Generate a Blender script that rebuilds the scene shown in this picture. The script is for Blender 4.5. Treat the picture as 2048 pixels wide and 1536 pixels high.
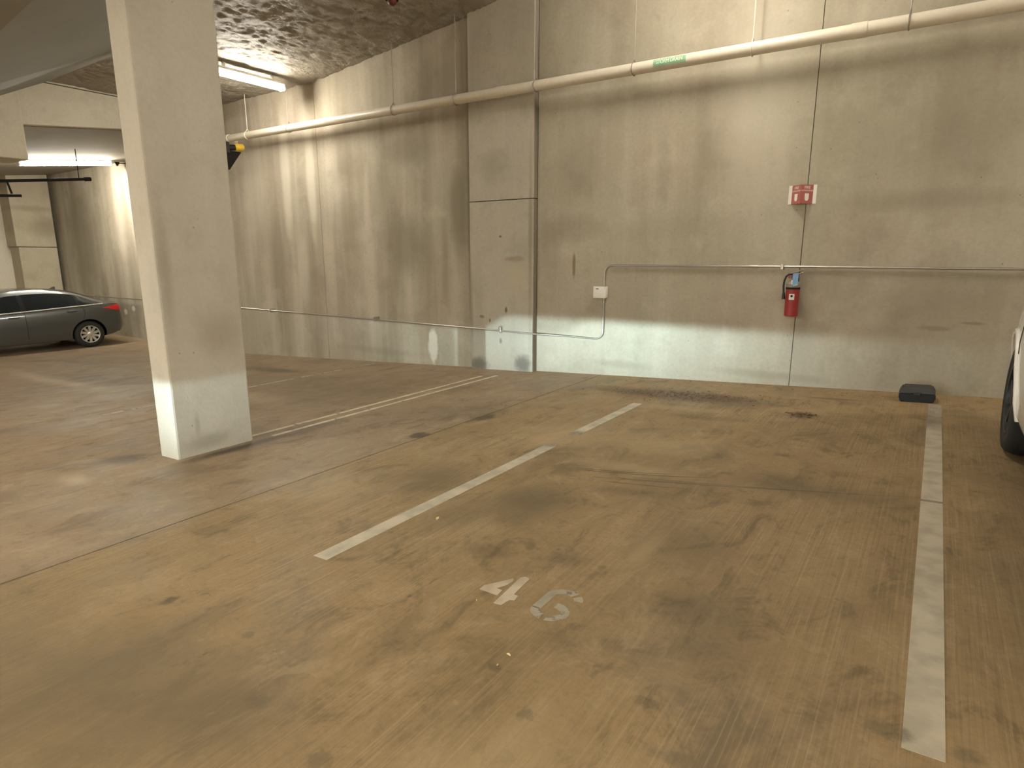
import bpy, bmesh, math, random
from mathutils import Vector, Matrix, noise as mnoise
random.seed(7)
for o in list(bpy.data.objects): bpy.data.objects.remove(o)
C = bpy.context.scene.collection
scene = bpy.context.scene
R = math.radians

# ------------------------------------------------------------------ camera
cam = bpy.data.cameras.new('camera'); cam.sensor_width = 36; cam.lens = 1217/2048*36; cam.clip_start = .05
camo = bpy.data.objects.new('camera', cam); C.objects.link(camo)
camo.location = (0, 0, 1.395); camo.rotation_euler = (R(90-11.834), 0, R(34.544))
scene.camera = camo

# ------------------------------------------------------------------ world, exposure
w = bpy.data.worlds.new('world'); scene.world = w; w.use_nodes = True
w.node_tree.nodes['Background'].inputs[0].default_value = (.9, .85, .75, 1)
w.node_tree.nodes['Background'].inputs[1].default_value = .02
vs = scene.view_settings
vs.view_transform = 'Standard'; vs.look = 'None'; vs.exposure = 2.08; vs.gamma = 1; vs.use_curve_mapping = False

LAMP_STRENGTH = 80.0
LAMP_COLOR = (1.0, .935, .80)
HEADLIGHT_POWER = 1400.0

# ------------------------------------------------------------------ headlights of the car waiting in the aisle behind the photographer
def headlight(x):
    l = bpy.data.lights.new('headlight', 'SPOT'); l.energy = HEADLIGHT_POWER; l.color = (.68, .93, 1.0)
    l.spot_size = R(110); l.spot_blend = .3; l.shadow_soft_size = .03
    l.use_nodes = True; nt = l.node_tree; N = nt.nodes; L = nt.links
    em = N['Emission']; g = N.new('ShaderNodeNewGeometry'); s = N.new('ShaderNodeSeparateXYZ'); L.new(g.outputs['Incoming'], s.inputs[0])
    def m(op, a, b=None, c=None):
        n = N.new('ShaderNodeMath'); n.operation = op
        for i, v in enumerate((a, b, c)):
            if v is None: continue
            if isinstance(v, (int, float)): n.inputs[i].default_value = v
            else: L.new(v, n.inputs[i])
        return n.outputs[0]
    def sstep(v, a, b, lo, hi):
        n = N.new('ShaderNodeMapRange'); n.interpolation_type = 'SMOOTHSTEP'
        L.new(v, n.inputs[0]); n.inputs[1].default_value = a; n.inputs[2].default_value = b; n.inputs[3].default_value = lo; n.inputs[4].default_value = hi
        return n.outputs[0]
    e = m('DIVIDE', s.outputs[2], s.outputs[1]); h = m('DIVIDE', s.outputs[0], s.outputs[1])
    cut = sstep(h, -.13, -.08, -.010, .008)            # low beam: the cut-off line is higher on the kerb side
    d = m('SUBTRACT', e, cut)
    below = sstep(d, -.010, .003, 1, 0)
    depth = sstep(d, -.12, -.015, .04, 1)
    g1 = m('POWER', 2.718, m('MULTIPLY', m('POWER', m('DIVIDE', m('ADD', h, .01), .13), 2.0), -1))
    g2 = m('MULTIPLY', m('POWER', 2.718, m('MULTIPLY', m('POWER', m('DIVIDE', h, .42), 2.0), -1)), .28)
    st = m('MULTIPLY', m('MULTIPLY', below, depth), m('ADD', g1, g2))
    st = m('MULTIPLY', st, sstep(h, .08, .30, 1, .22))
    L.new(st, em.inputs['Strength'])
    o = bpy.data.objects.new('headlight', l); C.objects.link(o)
    o.location = (x, -5.2, .47); o.rotation_euler = (R(90), 0, 0)
headlight(-4.1); headlight(-2.8)

# ------------------------------------------------------------------ material helpers
class NT:
    def __init__(s, name, rough=.8, metal=0.0, spec=.3):
        s.mat = bpy.data.materials.new(name); s.mat.use_nodes = True
        s.t = s.mat.node_tree; s.N = s.t.nodes; s.L = s.t.links; s.b = s.N['Principled BSDF']
        s.b.inputs['Roughness'].default_value = rough; s.b.inputs['Metallic'].default_value = metal
        s.b.inputs['Specular IOR Level'].default_value = spec
        s._p = None
    def pos(s):
        if s._p is None: s._p = s.N.new('ShaderNodeNewGeometry').outputs['Position']
        return s._p
    def put(s, sock, v):
        if isinstance(v, (int, float)): sock.default_value = v
        elif isinstance(v, (tuple, list)):
            v = tuple(v)
            if len(sock.default_value) == 4 and len(v) == 3: v = v+(1,)
            sock.default_value = v
        else: s.L.new(v, sock)
    def m(s, op, a, b=None, c=None, clamp=False):
        n = s.N.new('ShaderNodeMath'); n.operation = op; n.use_clamp = clamp
        for i, v in enumerate((a, b, c)):
            if v is not None: s.put(n.inputs[i], v)
        return n.outputs[0]
    def vm(s, op, a, b=None):
        n = s.N.new('ShaderNodeVectorMath'); n.operation = op
        s.put(n.inputs[0], a)
        if b is not None: s.put(n.inputs[1], b)
        return n.outputs['Value'] if op in ('LENGTH', 'DOT_PRODUCT') else n.outputs[0]
    def noise(s, sc, detail=4, rough=.55, vec=None, stretch=None, dist=0.0, off=(0, 0, 0)):
        v = vec if vec is not None else s.pos()
        if stretch or off != (0, 0, 0):
            mp = s.N.new('ShaderNodeMapping'); s.L.new(v, mp.inputs[0]); mp.inputs['Scale'].default_value = stretch or (1, 1, 1); mp.inputs['Location'].default_value = off; v = mp.outputs[0]
        n = s.N.new('ShaderNodeTexNoise'); s.L.new(v, n.inputs['Vector'])
        n.inputs['Scale'].default_value = sc; n.inputs['Detail'].default_value = detail; n.inputs['Roughness'].default_value = rough; n.inputs['Distortion'].default_value = dist
        return n.outputs['Fac']
    def voro(s, sc, stretch=None, feature='F1', rnd=1.0, out='Distance'):
        v = s.pos()
        if stretch:
            mp = s.N.new('ShaderNodeMapping'); s.L.new(v, mp.inputs[0]); mp.inputs['Scale'].default_value = stretch; v = mp.outputs[0]
        n = s.N.new('ShaderNodeTexVoronoi'); n.feature = feature; s.L.new(v, n.inputs['Vector']); n.inputs['Scale'].default_value = sc; n.inputs['Randomness'].default_value = rnd
        return n.outputs[out]
    def ramp(s, v, a, b, lo=0.0, hi=1.0, smooth=True):
        n = s.N.new('ShaderNodeMapRange'); n.interpolation_type = 'SMOOTHSTEP' if smooth else 'LINEAR'
        s.put(n.inputs[0], v)
        for i, q in enumerate((a, b, lo, hi)): n.inputs[i+1].default_value = q
        return n.outputs[0]
    def mix(s, f, a, b, mode='MIX'):
        n = s.N.new('ShaderNodeMix'); n.data_type = 'RGBA'; n.blend_type = mode
        s.put(n.inputs[0], f); s.put(n.inputs[6], a); s.put(n.inputs[7], b)
        return n.outputs[2]
    def ellipse(s, c, r, ang=0.0, soft=.5, wob=.35, wn=None):
        """soft-edged patch (stain, wear, painted shade) at world point c with radii r, turned by ang about z"""
        v = s.vm('SUBTRACT', s.pos(), c)
        if ang:
            n = s.N.new('ShaderNodeVectorRotate'); n.rotation_type = 'Z_AXIS'; s.L.new(v, n.inputs['Vector']); n.inputs['Angle'].default_value = -ang; v = n.outputs[0]
        d = s.vm('LENGTH', s.vm('DIVIDE', v, r))
        if wn is not None: d = s.m('ADD', d, s.m('MULTIPLY', s.m('SUBTRACT', wn, .5), wob*2))
        return s.ramp(d, 1-soft, 1+soft*.3, 1, 0)
    def bump(s, h, dist=.01, strength=1.0):
        n = s.N.new('ShaderNodeBump'); n.inputs['Strength'].default_value = strength; n.inputs['Distance'].default_value = dist
        s.L.new(h, n.inputs['Height']); s.L.new(n.outputs[0], s.b.inputs['Normal'])
    def color(s, c): s.put(s.b.inputs['Base Color'], c)
    def rough(s, c): s.put(s.b.inputs['Roughness'], c)

def plain(name, col, rough=.5, metal=0.0, spec=.5, vary=.06, bump=0.0):
    m = NT(name, rough, metal, spec)
    n = m.noise(18, 3)
    dk = tuple(c*(1-vary) for c in col); lt = tuple(min(1, c*(1+vary)) for c in col)
    m.color(m.mix(n, dk, lt))
    if bump: m.bump(m.noise(140, 2), bump)
    return m.mat

# ------------------------------------------------------------------ concrete
def wall_mat(name, base, warm, dark, pale, marks=(), seed=0.0, streak=1.0):
    m = NT(name, .78, 0, .25)
    big = m.noise(.45, 4, .55, off=(seed, 0, seed))
    mid = m.noise(1.5, 5, .6, off=(seed+5, 0, 2))
    fine = m.noise(26, 4, .65)
    st = m.noise(1.0, 3, .55, stretch=(2.0, 2.0, .20), off=(seed, seed, 0))
    st2 = m.noise(1.0, 2, .5, stretch=(4.2, 4.2, .22), off=(seed+9, 3, 0))
    wn = m.noise(2.2, 5, .65)
    c = m.mix(m.ramp(big, .36, .64), base, warm)
    c = m.mix(m.m('MULTIPLY', m.ramp(st, .50, .68), .55*streak), c, pale)
    c = m.mix(m.m('MULTIPLY', m.ramp(st, .49, .33), .55*streak), c, dark)
    c = m.mix(m.m('MULTIPLY', m.ramp(st2, .52, .70), .15*streak), c, pale)
    c = m.mix(m.m('MULTIPLY', m.ramp(st2, .47, .32), .14*streak), c, dark)
    c = m.mix(m.m('MULTIPLY', m.ramp(mid, .53, .70), .26), c, dark)
    c = m.mix(m.m('MULTIPLY', m.ramp(m.noise(4.0, 5, .7, off=(seed, 9, 4)), .52, .72), .20), c, dark)
    c = m.mix(m.m('MULTIPLY', m.ramp(mid, .46, .32), .22), c, pale)
    c = m.mix(m.m('MULTIPLY', m.ramp(fine, .3, .7), .16), c, dark)
    wf = m.noise(9, 6, .75)
    for (cc, r, col, amt, soft) in marks:
        sm_ = min(r[0], r[2]) < .3 and r[1] > 1 and max(r[0], r[2]) < .35
        c = m.mix(m.m('MULTIPLY', m.ellipse(cc, r, 0, soft, .55 if sm_ else .34, wf if sm_ else wn), amt), c, col)
    pits = m.ramp(m.voro(5.0), .020, .045, 1, 0)
    c = m.mix(m.m('MULTIPLY', pits, .5), c, tuple(q*.45 for q in dark))
    m.color(c)
    h = m.m('ADD', m.m('MULTIPLY', mid, .6), m.m('MULTIPLY', m.noise(60, 4, .7), .10))
    h = m.m('SUBTRACT', h, m.m('MULTIPLY', pits, .3))
    m.bump(h, .014, .6)
    return m.mat

BASE = (.410, .376, .292); WARM = (.400, .345, .268); DARK = (.205, .176, .122); PALE = (.62, .575, .475)
Yw = 7.5
back_stains_shade = [
    ((-10.35, Yw, 2.9), (.16, 2, 1.3), PALE, .75, .6), ((-9.62, Yw, 2.7), (.14, 2, 1.1), PALE, .7, .6), ((-10.0, Yw, 1.1), (.18, 2, .8), PALE, .4, .6),
    ((-8.6, Yw, 2.9), (.5, 2, .35), DARK, .45, .8), ((-7.2, Yw, 3.05), (.75, 2, .28), DARK, .5, .8), ((-6.6, Yw, 3.9), (.6, 2, .5), DARK, .5, .8),
    ((-7.35, Yw, 1.55), (.55, 2, .62), DARK, .6, .7), ((-6.15, Yw, 2.1), (.22, 2, .95), DARK, .75, .7), ((-5.93, Yw, 2.6), (.07, 2, 2.6), (.15, .12, .08), .7, .8), ((-8.9, Yw, 2.0), (.5, 2, .4), DARK, .22, .8),
    ((-6.75, Yw, -.05), (.11, 2, .30), (.72, .70, .62), .8, .3), ((-11.3, Yw, 2.6), (.5, 2, .9), PALE, .35, .8),
    ((-16.3, Yw, 2.4), (.5, 2, 1.6), PALE, .6, .7), ((-17.2, Yw, 2.4), (.3, 2, 1.4), PALE, .4, .7), ((-19.6, Yw, 1.8), (1.0, 2, 1.9), DARK, .75, .7),  # last dark patch paints in the shade beside the end pier
    ((-17.1, Yw, .07), (.10, 2, .08), (.8, .76, .68), .9, .4), ((-17.55, Yw, -.03), (.10, 2, .08), (.8, .76, .68), .9, .4), ((-18.6, Yw, .6), (.3, 2, .5), DARK, .5, .7),
    ((-4.05, Yw, 2.6), (.45, 2, .55), DARK, .38, .8), ((-4.2, Yw, 1.75), (.6, 2, .25), DARK, .36, .8), ((-3.0, Yw, 1.75), (.9, 2, .22), DARK, .2, .9),
    ((-4.13, Yw, 1.28), (.03, 2, .18), (.19, .145, .08), .85, .5),
    ((-1.9, Yw, 3.2), (.5, 2, 1.5), PALE, .4, .9), ((-2.9, Yw, 2.4), (.12, 2, .5), DARK, .25, .7), ((-.55, Yw, 2.55), (.9, 2, .55), DARK, .25, .9), ((.2, Yw, 2.6), (.7, 2, .5), DARK, .35, .9),
    ((-.2, Yw, 1.95), (1.0, 2, .12), DARK, .35, .8), ((.1, Yw, 1.0), (.7, 2, .3), DARK, .2, .9), ((.35, Yw, .75), (.12, 2, .02), DARK, .6, .6), ((.05, Yw, .68), (.16, 2, .03), DARK, .5, .6),
    ((-3.4, Yw, -.03), (.5, 2, .07), DARK, .35, .8), ((-1.5, Yw, .03), (.7, 2, .06), DARK, .35, .8), ((-8, Yw, -.25), (1.2, 2, .08), DARK, .3, .8),
]
M_wall = wall_mat('stained_concrete_wall', BASE, WARM, DARK, PALE, [q for q in back_stains_shade if q[0][0] < -5.87], 0, .75)
M_wall_r = wall_mat('paler_stained_concrete_wall', BASE, WARM, DARK, PALE, [q for q in back_stains_shade if q[0][0] > -5.87], 17, .38)
pil_stains = [((-4.735, 7.46, 2), (.012, .06, 4.5), (.15, .12, .085), .85, .5), ((-4.78, 7.4, 1.6), (.045, .05, 1.5), (.2, .165, .115), .6, .9), ((-5.85, 7.4, .5), (.04, .05, .8), (.2, .165, .115), .5, .9), ((-5.72, 7.4, -.24), (.22, 2, .13), (.12, .11, .09), .75, .7), ((-4.9, 7.4, -.16), (.16, 2, .16), (.12, .11, .09), .8, .7), ((-5.3, 7.4, .33), (.05, 2, .07), (.15, .11, .07), .75, .5),
    ((-5.3, 7.4, .15), (.03, 2, .05), (.15, .12, .09), .7, .5), ((-5.2, 7.4, .62), (.03, 2, .05), (.12, .09, .05), .85, .5), ((-5.05, 7.4, 1.36), (.22, 2, .05), (.24, .19, .125), .6, .6), ((-5.3, 7.4, 1.68), (.03, 2, .02), (.1, .08, .05), .8, .5),
    ((-5.0, 7.4, 1.1), (.25, 2, .25), (.46, .39, .27), .5, .8), ((-5.4, 7.4, 2.65), (.35, 2, .25), (.25, .22, .17), .4, .9), ((-5.65, 7.4, .5), (.05, 2, .03), (.16, .12, .08), .7, .5), ((-5.5, 7.4, .45), (.02, 2, .04), (.15, .11, .07), .8, .5)]
M_pil = wall_mat('grey_concrete_pilaster', (.405, .37, .30), (.43, .385, .315), (.25, .22, .175), (.50, .465, .39), pil_stains, 31, .45)
M_col = wall_mat('column_concrete', (.43, .405, .35), (.45, .415, .345), (.29, .265, .215), (.55, .52, .45), [
    ((-5.08, 2.62, -.02), (.4, .03, .12), (.24, .22, .18), .5, .8), ((-5.08, 2.7, -.18), (.4, .25, .08), (.24, .22, .17), .5, .8), ((-5.08, 2.9, .75), (.5, .25, .25), (.29, .245, .17), .5, .9), ((-5.08, 2.5, 1.3), (.4, .06, .6), (.25, .225, .175), .5, .9)], 57, .4)
M_beam = wall_mat('beam_concrete', (.60, .56, .46), (.62, .57, .47), (.36, .32, .25), (.64, .60, .50), [], 13, .3)
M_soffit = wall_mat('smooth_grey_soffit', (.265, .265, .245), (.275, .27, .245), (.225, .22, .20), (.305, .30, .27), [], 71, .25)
M_wjoint = plain('brown_wall_joint', (.13, .105, .075), .9, 0, .2)
M_joint = plain('dark_joint_filler', (.07, .06, .045), .9, 0, .2)

def ceil_mat():
    m = NT('sprayed_rough_ceiling', .6, 0, .35)
    n = m.noise(3, 5, .6); f = m.noise(30, 4, .7)
    c = m.mix(n, (.34, .30, .24), (.46, .42, .35)); c = m.mix(m.m('MULTIPLY', f, .3), c, (.25, .22, .17))
    m.color(c); m.bump(m.noise(15, 5, .72, stretch=(1, .6, 1)), .07, .9)
    return m.mat
M_ceil = ceil_mat()

def floor_mat(name, base, tan, dark, pale, broom=1.0):
    m = NT(name, .62, 0, .32)
    wn = m.noise(3.2, 6, .72); wf = m.noise(13, 6, .75); wg = m.noise(42, 5, .75)
    big = m.noise(.55, 5, .6, off=(3, 1, 0)); mid = m.noise(1.3, 6, .68, off=(11, 4, 0), dist=.6)
    drag = m.noise(1.0, 5, .62, stretch=(2.6, .55, 1), off=(2, 8, 0))
    fine = m.noise(40, 3, .7)
    c = m.mix(m.ramp(big, .38, .62), base, tan)
    c = m.mix(m.m('MULTIPLY', m.ramp(mid, .50, .70), .75), c, dark)
    c = m.mix(m.m('MULTIPLY', m.ramp(mid, .46, .30), .45), c, pale)
    c = m.mix(m.m('MULTIPLY', m.ramp(drag, .54, .72), .40), c, dark)
    c = m.mix(m.m('MULTIPLY', m.ramp(drag, .44, .30), .40), c, pale)
    blot = m.noise(5.5, 5, .7, off=(7, 7, 0)); c = m.mix(m.m('MULTIPLY', m.ramp(blot, .56, .74), .5), c, tuple(q*.8 for q in dark))
    sm = m.noise(3.4, 6, .72, stretch=(1.4, .8, 1), off=(31, 2, 0), dist=.8)
    c = m.mix(m.m('MULTIPLY', m.ramp(sm, .52, .66), .68), c, dark)
    c = m.mix(m.m('MULTIPLY', m.ramp(sm, .47, .36), .52), c, pale)
    sm2 = m.noise(11, 5, .72, off=(3, 12, 0), dist=.5)
    c = m.mix(m.m('MULTIPLY', m.ramp(sm2, .56, .70), .38), c, dark)
    lines = m.noise(1.0, 3, .75, stretch=(85, 1.1, 1), off=(0, 0, 0))
    lm = m.m('MULTIPLY', m.ramp(lines, .38, .62, -1, 1), .5)
    pale2 = tuple(min(1, q*1.22) for q in pale)
    near = m.ramp(m.noise(.6, 3, .5, off=(1, 20, 0)), .38, .60)
    c = m.mix(m.m('MULTIPLY', m.m('MULTIPLY', m.ramp(lines, .50, .66), .36*broom), near), c, pale2)
    c = m.mix(m.m('MULTIPLY', m.m('MULTIPLY', m.ramp(lines, .48, .34), .35*broom), near), c, dark)
    c = m.mix(m.m('MULTIPLY', m.ramp(fine, .35, .75), .25), c, dark)
    OIL_AND_SHADOW = (.050, .040, .026); BRN = (.135, .098, .052); RUST = (.105, .066, .038)
    st = [((-9.2, 6.12, -.5), (.85, .22, 1), OIL_AND_SHADOW, .75, .7, 0), ((-3.74, 3.94, -.2), (.10, .14, 1), OIL_AND_SHADOW, .8, .5, 0), ((-3.60, 4.75, -.2), (.10, .16, 1), OIL_AND_SHADOW, .75, .5, 0),
          ((-2.78, 3.1, -.15), (.30, .42, 1), BRN, .75, .9, .5), ((-1.93, 3.0, -.1), (.34, .40, 1), BRN, .85, .9, 0), ((-2.2, 2.6, -.1), (.25, .3, 1), BRN, .5, .9, 0),
          ((-2.35, 6.52, -.12), (.85, .36, 1), RUST, .85, .8, 0), ((-1.7, 6.45, -.12), (.6, .28, 1), RUST, .65, .8, 0), ((-3.1, 6.6, -.12), (.4, .2, 1), RUST, .45, .8, 0), ((-.88, 6.05, -.05), (.13, .16, 1), RUST, .8, .6, 0), ((-1.6, 5.6, -.1), (.45, .12, 1), OIL_AND_SHADOW, .3, .9, 0), ((-.75, 6.9, -.05), (.35, .06, 1), RUST, .6, .7, 0),
          ((-2.73, 1.20, -.15), (.030, .042, 1), OIL_AND_SHADOW, .85, .5, 0), ((-1.16, 1.57, -.06), (.03, .025, 1), OIL_AND_SHADOW, .7, .5, 0), ((-.93, 1.43, -.05), (.035, .03, 1), OIL_AND_SHADOW, .7, .5, 0), ((-2.15, 1.22, -.1), (.03, .03, 1), OIL_AND_SHADOW, .6, .5, 0), ((-1.75, 1.0, -.1), (.06, .035, 1), OIL_AND_SHADOW, .6, .5, 0), ((-1.35, .95, -.1), (.05, .04, 1), OIL_AND_SHADOW, .6, .5, 0),
          ((.03, 1.94, 0), (.075, .05, 1), (.09, .08, .045), .8, .6, 0), ((.23, 1.94, 0), (.05, .04, 1), (.09, .08, .045), .7, .6, 0), ((-.65, 2.3, 0), (.30, .16, 1), OIL_AND_SHADOW, .4, .9, .3), ((-.6, 2.05, 0), (.30, .2, 1), OIL_AND_SHADOW, .35, .9, 0), ((-.9, 2.9, 0), (.3, .35, 1), BRN, .5, .9, 0), ((-1.35, 2.45, 0), (.12, .1, 1), OIL_AND_SHADOW, .4, .7, 0),
          ((-.45, 4.0, 0), (.65, .22, 1), BRN, .5, .9, 0), ((-1.5, 3.45, 0), (.3, .1, 1), OIL_AND_SHADOW, .35, .9, .2), ((-1.75, 2.33, 0), (.16, .1, 1), OIL_AND_SHADOW, .35, .8, 0), ((-.62, 1.68, 0), (.05, .03, 1), OIL_AND_SHADOW, .6, .5, 0), ((-.45, 1.5, 0), (.07, .04, 1), BRN, .8, .5, 0), ((-.8, 1.2, 0), (.035, .03, 1), OIL_AND_SHADOW, .7, .5, 0),
          ((-4.6, 1.2, 0), (1.1, .22, 1), BRN, .25, .9, .3), ((-5.55, 2.2, -.3), (.30, .16, 1), OIL_AND_SHADOW, .6, .8, .3), ((-4.95, 2.85, -.28), (.10, .6, 1), OIL_AND_SHADOW, .8, .8, 0), ((-4.98, 3.6, -.28), (.22, .5, 1), OIL_AND_SHADOW, .5, .8, 0), ((-3.0, .25, 0), (1.6, .85, 1), BRN, .95, .9, 0), ((-2.1, .75, 0), (.9, .5, 1), BRN, .5, .9, 0), ((-11, 5.2, -.5), (5.5, 2.2, 1), BRN, .55, .9, 0), ((-6.6, 5.2, -.4), (1.6, 1.2, 1), BRN, .45, .9, 0), ((-2.0, .9, 0), (.6, .25, 1), BRN, .4, .9, 0),  # broad brown ellipses nearest the camera paint in the light falloff
          ((-11, 4.4, -.6), (2.2, .5, 1), OIL_AND_SHADOW, .35, .9, 0), ((-8.0, 4.0, -.4), (1.6, .3, 1), OIL_AND_SHADOW, .3, .9, 0), ((-15, 5.4, -.7), (2.6, 1.6, 1), OIL_AND_SHADOW, .35, .9, 0), ((.85, 3.8, 0), (.5, 2.2, 1), OIL_AND_SHADOW, .45, .9, 0)]  # last dark ellipse paints the white car's shadow on the floor
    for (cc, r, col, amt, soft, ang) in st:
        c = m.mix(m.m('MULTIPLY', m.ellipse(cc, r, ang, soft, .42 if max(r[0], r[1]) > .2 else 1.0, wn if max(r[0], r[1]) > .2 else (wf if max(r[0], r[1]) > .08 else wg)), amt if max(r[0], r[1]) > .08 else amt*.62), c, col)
    # pale scuffed patches
    for (cc, r, amt) in [((-2.6, 4.5, -.1), (.5, .5, 1), .45), ((-1.75, 4.6, -.1), (.5, .35, 1), .35), ((-5.3, 1.75, -.3), (.28, .10, 1), .55), ((-1.95, 5.9, -.1), (.6, .12, 1), .4), ((-1.05, 2.7, 0), (.07, .30, 1), .45), ((-3.4, 2.6, -.2), (.5, .35, 1), .25), ((-12.2, 3.9, -.6), (2.2, .18, 1), .5), ((-7.2, 4.4, -.4), (.9, .35, 1), .4), ((-.75, 1.1, 0), (.5, .35, 1), .35), ((-1.6, 3.9, 0), (.7, .12, 1), .3)]:
        c = m.mix(m.m('MULTIPLY', m.ellipse(cc, r, 0, .9, .4, wn), amt), c, pale2)
    # thin curved tyre scratches
    sx = m.N.new('ShaderNodeSeparateXYZ'); m.L.new(m.pos(), sx.inputs[0]); X, Y = sx.outputs[0], sx.outputs[1]
    for (x0, x1, y0, k, q, wd) in [(-2.05, -1.2, 3.73, .10, .22, .006), (-2.0, -1.0, 3.70, .16, .12, .007), (-1.75, -.9, 3.66, .10, .2, .004), (-1.85, -.3, 3.60, .22, .04, .004), (-1.6, .15, 3.72, .17, .05, .003), (-1.75, -1.05, 3.56, .13, .1, .005)]:
        t = m.m('SUBTRACT', X, x0)
        yy = m.m('ADD', m.m('ADD', m.m('MULTIPLY', t, k), m.m('MULTIPLY', m.m('MULTIPLY', t, t), q)), y0)
        d = m.m('ABSOLUTE', m.m('SUBTRACT', Y, yy))
        msk = m.m('MULTIPLY', m.ramp(d, wd*.6, wd*1.6, 1, 0), m.m('MULTIPLY', m.ramp(t, 0, .1), m.ramp(X, x1-.35, x1, 1, 0)))
        c = m.mix(m.m('MULTIPLY', msk, .75), c, (.05, .042, .03))
    spots = m.ramp(m.m('ADD', m.voro(4.2), m.m('MULTIPLY', m.m('SUBTRACT', wg, .5), .22)), .01, .06, 1, 0); keep = m.ramp(m.noise(1.4, 2), .50, .60)
    c = m.mix(m.m('MULTIPLY', m.m('MULTIPLY', spots, keep), .7), c, OIL_AND_SHADOW)
    m.color(c)
    m.rough(m.ramp(mid, .35, .65, .70, .46))
    h = m.m('ADD', m.m('MULTIPLY', lines, .5*broom), m.m('MULTIPLY', fine, .3)); m.bump(h, .004, .55)
    return m.mat
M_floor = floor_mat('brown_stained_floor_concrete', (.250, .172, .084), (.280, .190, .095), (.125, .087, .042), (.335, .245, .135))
M_floor2 = floor_mat('paler_floor_concrete', (.262, .192, .118), (.275, .192, .115), (.145, .102, .060), (.35, .270, .172), .25)

def paint_mat(name, col, wear, gaps=()):
    m = NT(name, .6, 0, .3)
    n = m.noise(14, 6, .75); n2 = m.noise(3, 4, .6)
    m.color(m.mix(m.ramp(m.noise(7, 4), .35, .7), col, tuple(q*.74 for q in col)))
    a = m.ramp(m.m('ADD', m.m('MULTIPLY', n, .6), m.m('MULTIPLY', n2, .4)), wear-.06, wear+.05)
    for (cc, r, amt) in gaps:
        a = m.m('MULTIPLY', a, m.m('SUBTRACT', 1, m.m('MULTIPLY', m.ellipse(cc, r, 0, .5, .4, n), amt)))
    m.put(m.b.inputs['Alpha'], a)
    return m.mat
LINE = (.47, .41, .31)
M_line = paint_mat('worn_white_line_paint', LINE, .33, [((-2.47, 4.38, -.1), (.3, .28, 1), .93), ((.03, 1.94, 0), (.075, .05, 1), .7), ((.12, 6.5, 0), (.3, .6, 1), .55), ((.12, 4.1, 0), (.3, .02, 1), .5)])
M_line_thin = paint_mat('thin_yellowed_line_paint', (.56, .48, .34), .40)
M_line_faint = paint_mat('faint_line_paint', (.42, .36, .27), .46)
M_num = paint_mat('stencil_paint', (.47, .39, .285), .30)
M_numw = paint_mat('scuffed_stencil_paint', (.325, .285, .21), .43)

# other materials
M_pvc = plain('cream_painted_pipe', (.66, .60, .49), .38, 0, .5, .08)
M_metal = plain('galvanised_steel', (.50, .48, .44), .32, .9, .5, .1)
M_rod = plain('dull_hanger_steel', (.30, .27, .23), .5, .6)
M_wrod = plain('white_painted_rod', (.7, .66, .58), .5)
M_black = plain('black_plastic', (.018, .018, .020), .48, 0, .4, .2)
M_blacktop = plain('dusty_black_plastic', (.045, .043, .040), .7, 0, .3, .3)
M_dark = plain('dark_painted_steel', (.014, .012, .011), .8, 0, .2)
M_red = plain('red_enamel', (.27, .022, .020), .34, 0, .5, .1)
M_signred = plain('red_sign_plastic', (.38, .095, .075), .5)
M_white = plain('white_plastic', (.74, .72, .67), .45)
M_grey = plain('grey_band_metal', (.30, .27, .24), .45, .3)
M_blue = plain('blue_inspection_tag', (.17, .33, .56), .55)
M_green = plain('green_label_vinyl', (.25, .42, .27), .5)
M_palegreen = plain('pale_green_print', (.72, .84, .66), .5)
M_yellow = plain('yellow_plastic', (.85, .60, .06), .35)
M_brass = plain('valve_metal', (.62, .58, .50), .28, .9)
M_rubber = plain('tyre_rubber', (.022, .021, .020), .75, 0, .3, .2, .002)
M_rim = plain('silver_alloy', (.62, .61, .58), .3, .8)
M_rimdark = plain('wheel_dark', (.006, .006, .006), .7, 0, .15)
M_glass = NT('dark_tinted_glass', .03, 0, .3); M_glass.color((.012, .014, .016)); M_glass = M_glass.mat
M_chrome = plain('chrome_trim', (.85, .84, .80), .38, .9)
M_tail = plain('red_lamp_lens', (.62, .015, .02), .12, 0, .6)
M_tailclear = plain('clear_lamp_lens', (.45, .46, .47), .12, 0, .6)
M_leaf = plain('dry_brown_leaf', (.16, .10, .055), .8, 0, .2, .5)
M_leafy = plain('pale_yellow_leaf', (.62, .52, .25), .7, 0, .2, .2)
M_darkred = plain('dark_red_fitting', (.13, .02, .015), .5)
M_spoke = M_rim
def carpaint(name, col, rough=.22, metal=.6):
    m = NT(name, rough, metal, .5); n = m.noise(400, 2); m.color(m.mix(n, tuple(q*.85 for q in col), tuple(q*1.15 for q in col)))
    m.b.inputs['Coat Weight'].default_value = .8; m.b.inputs['Coat Roughness'].default_value = .05
    return m.mat
M_greypaint = carpaint('dark_grey_metallic_paint', (.075, .078, .077), .3, .5)
M_whitepaint = carpaint('white_car_paint', (.78, .76, .72), .25, 0)
def emit_mat(name, col, s):
    m = NT(name, .5); m.color((.9, .9, .9)); m.put(m.b.inputs['Emission Color'], col); m.b.inputs['Emission Strength'].default_value = s
    return m.mat
M_tube = emit_mat('glowing_lamp_diffuser', LAMP_COLOR, LAMP_STRENGTH)

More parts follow.
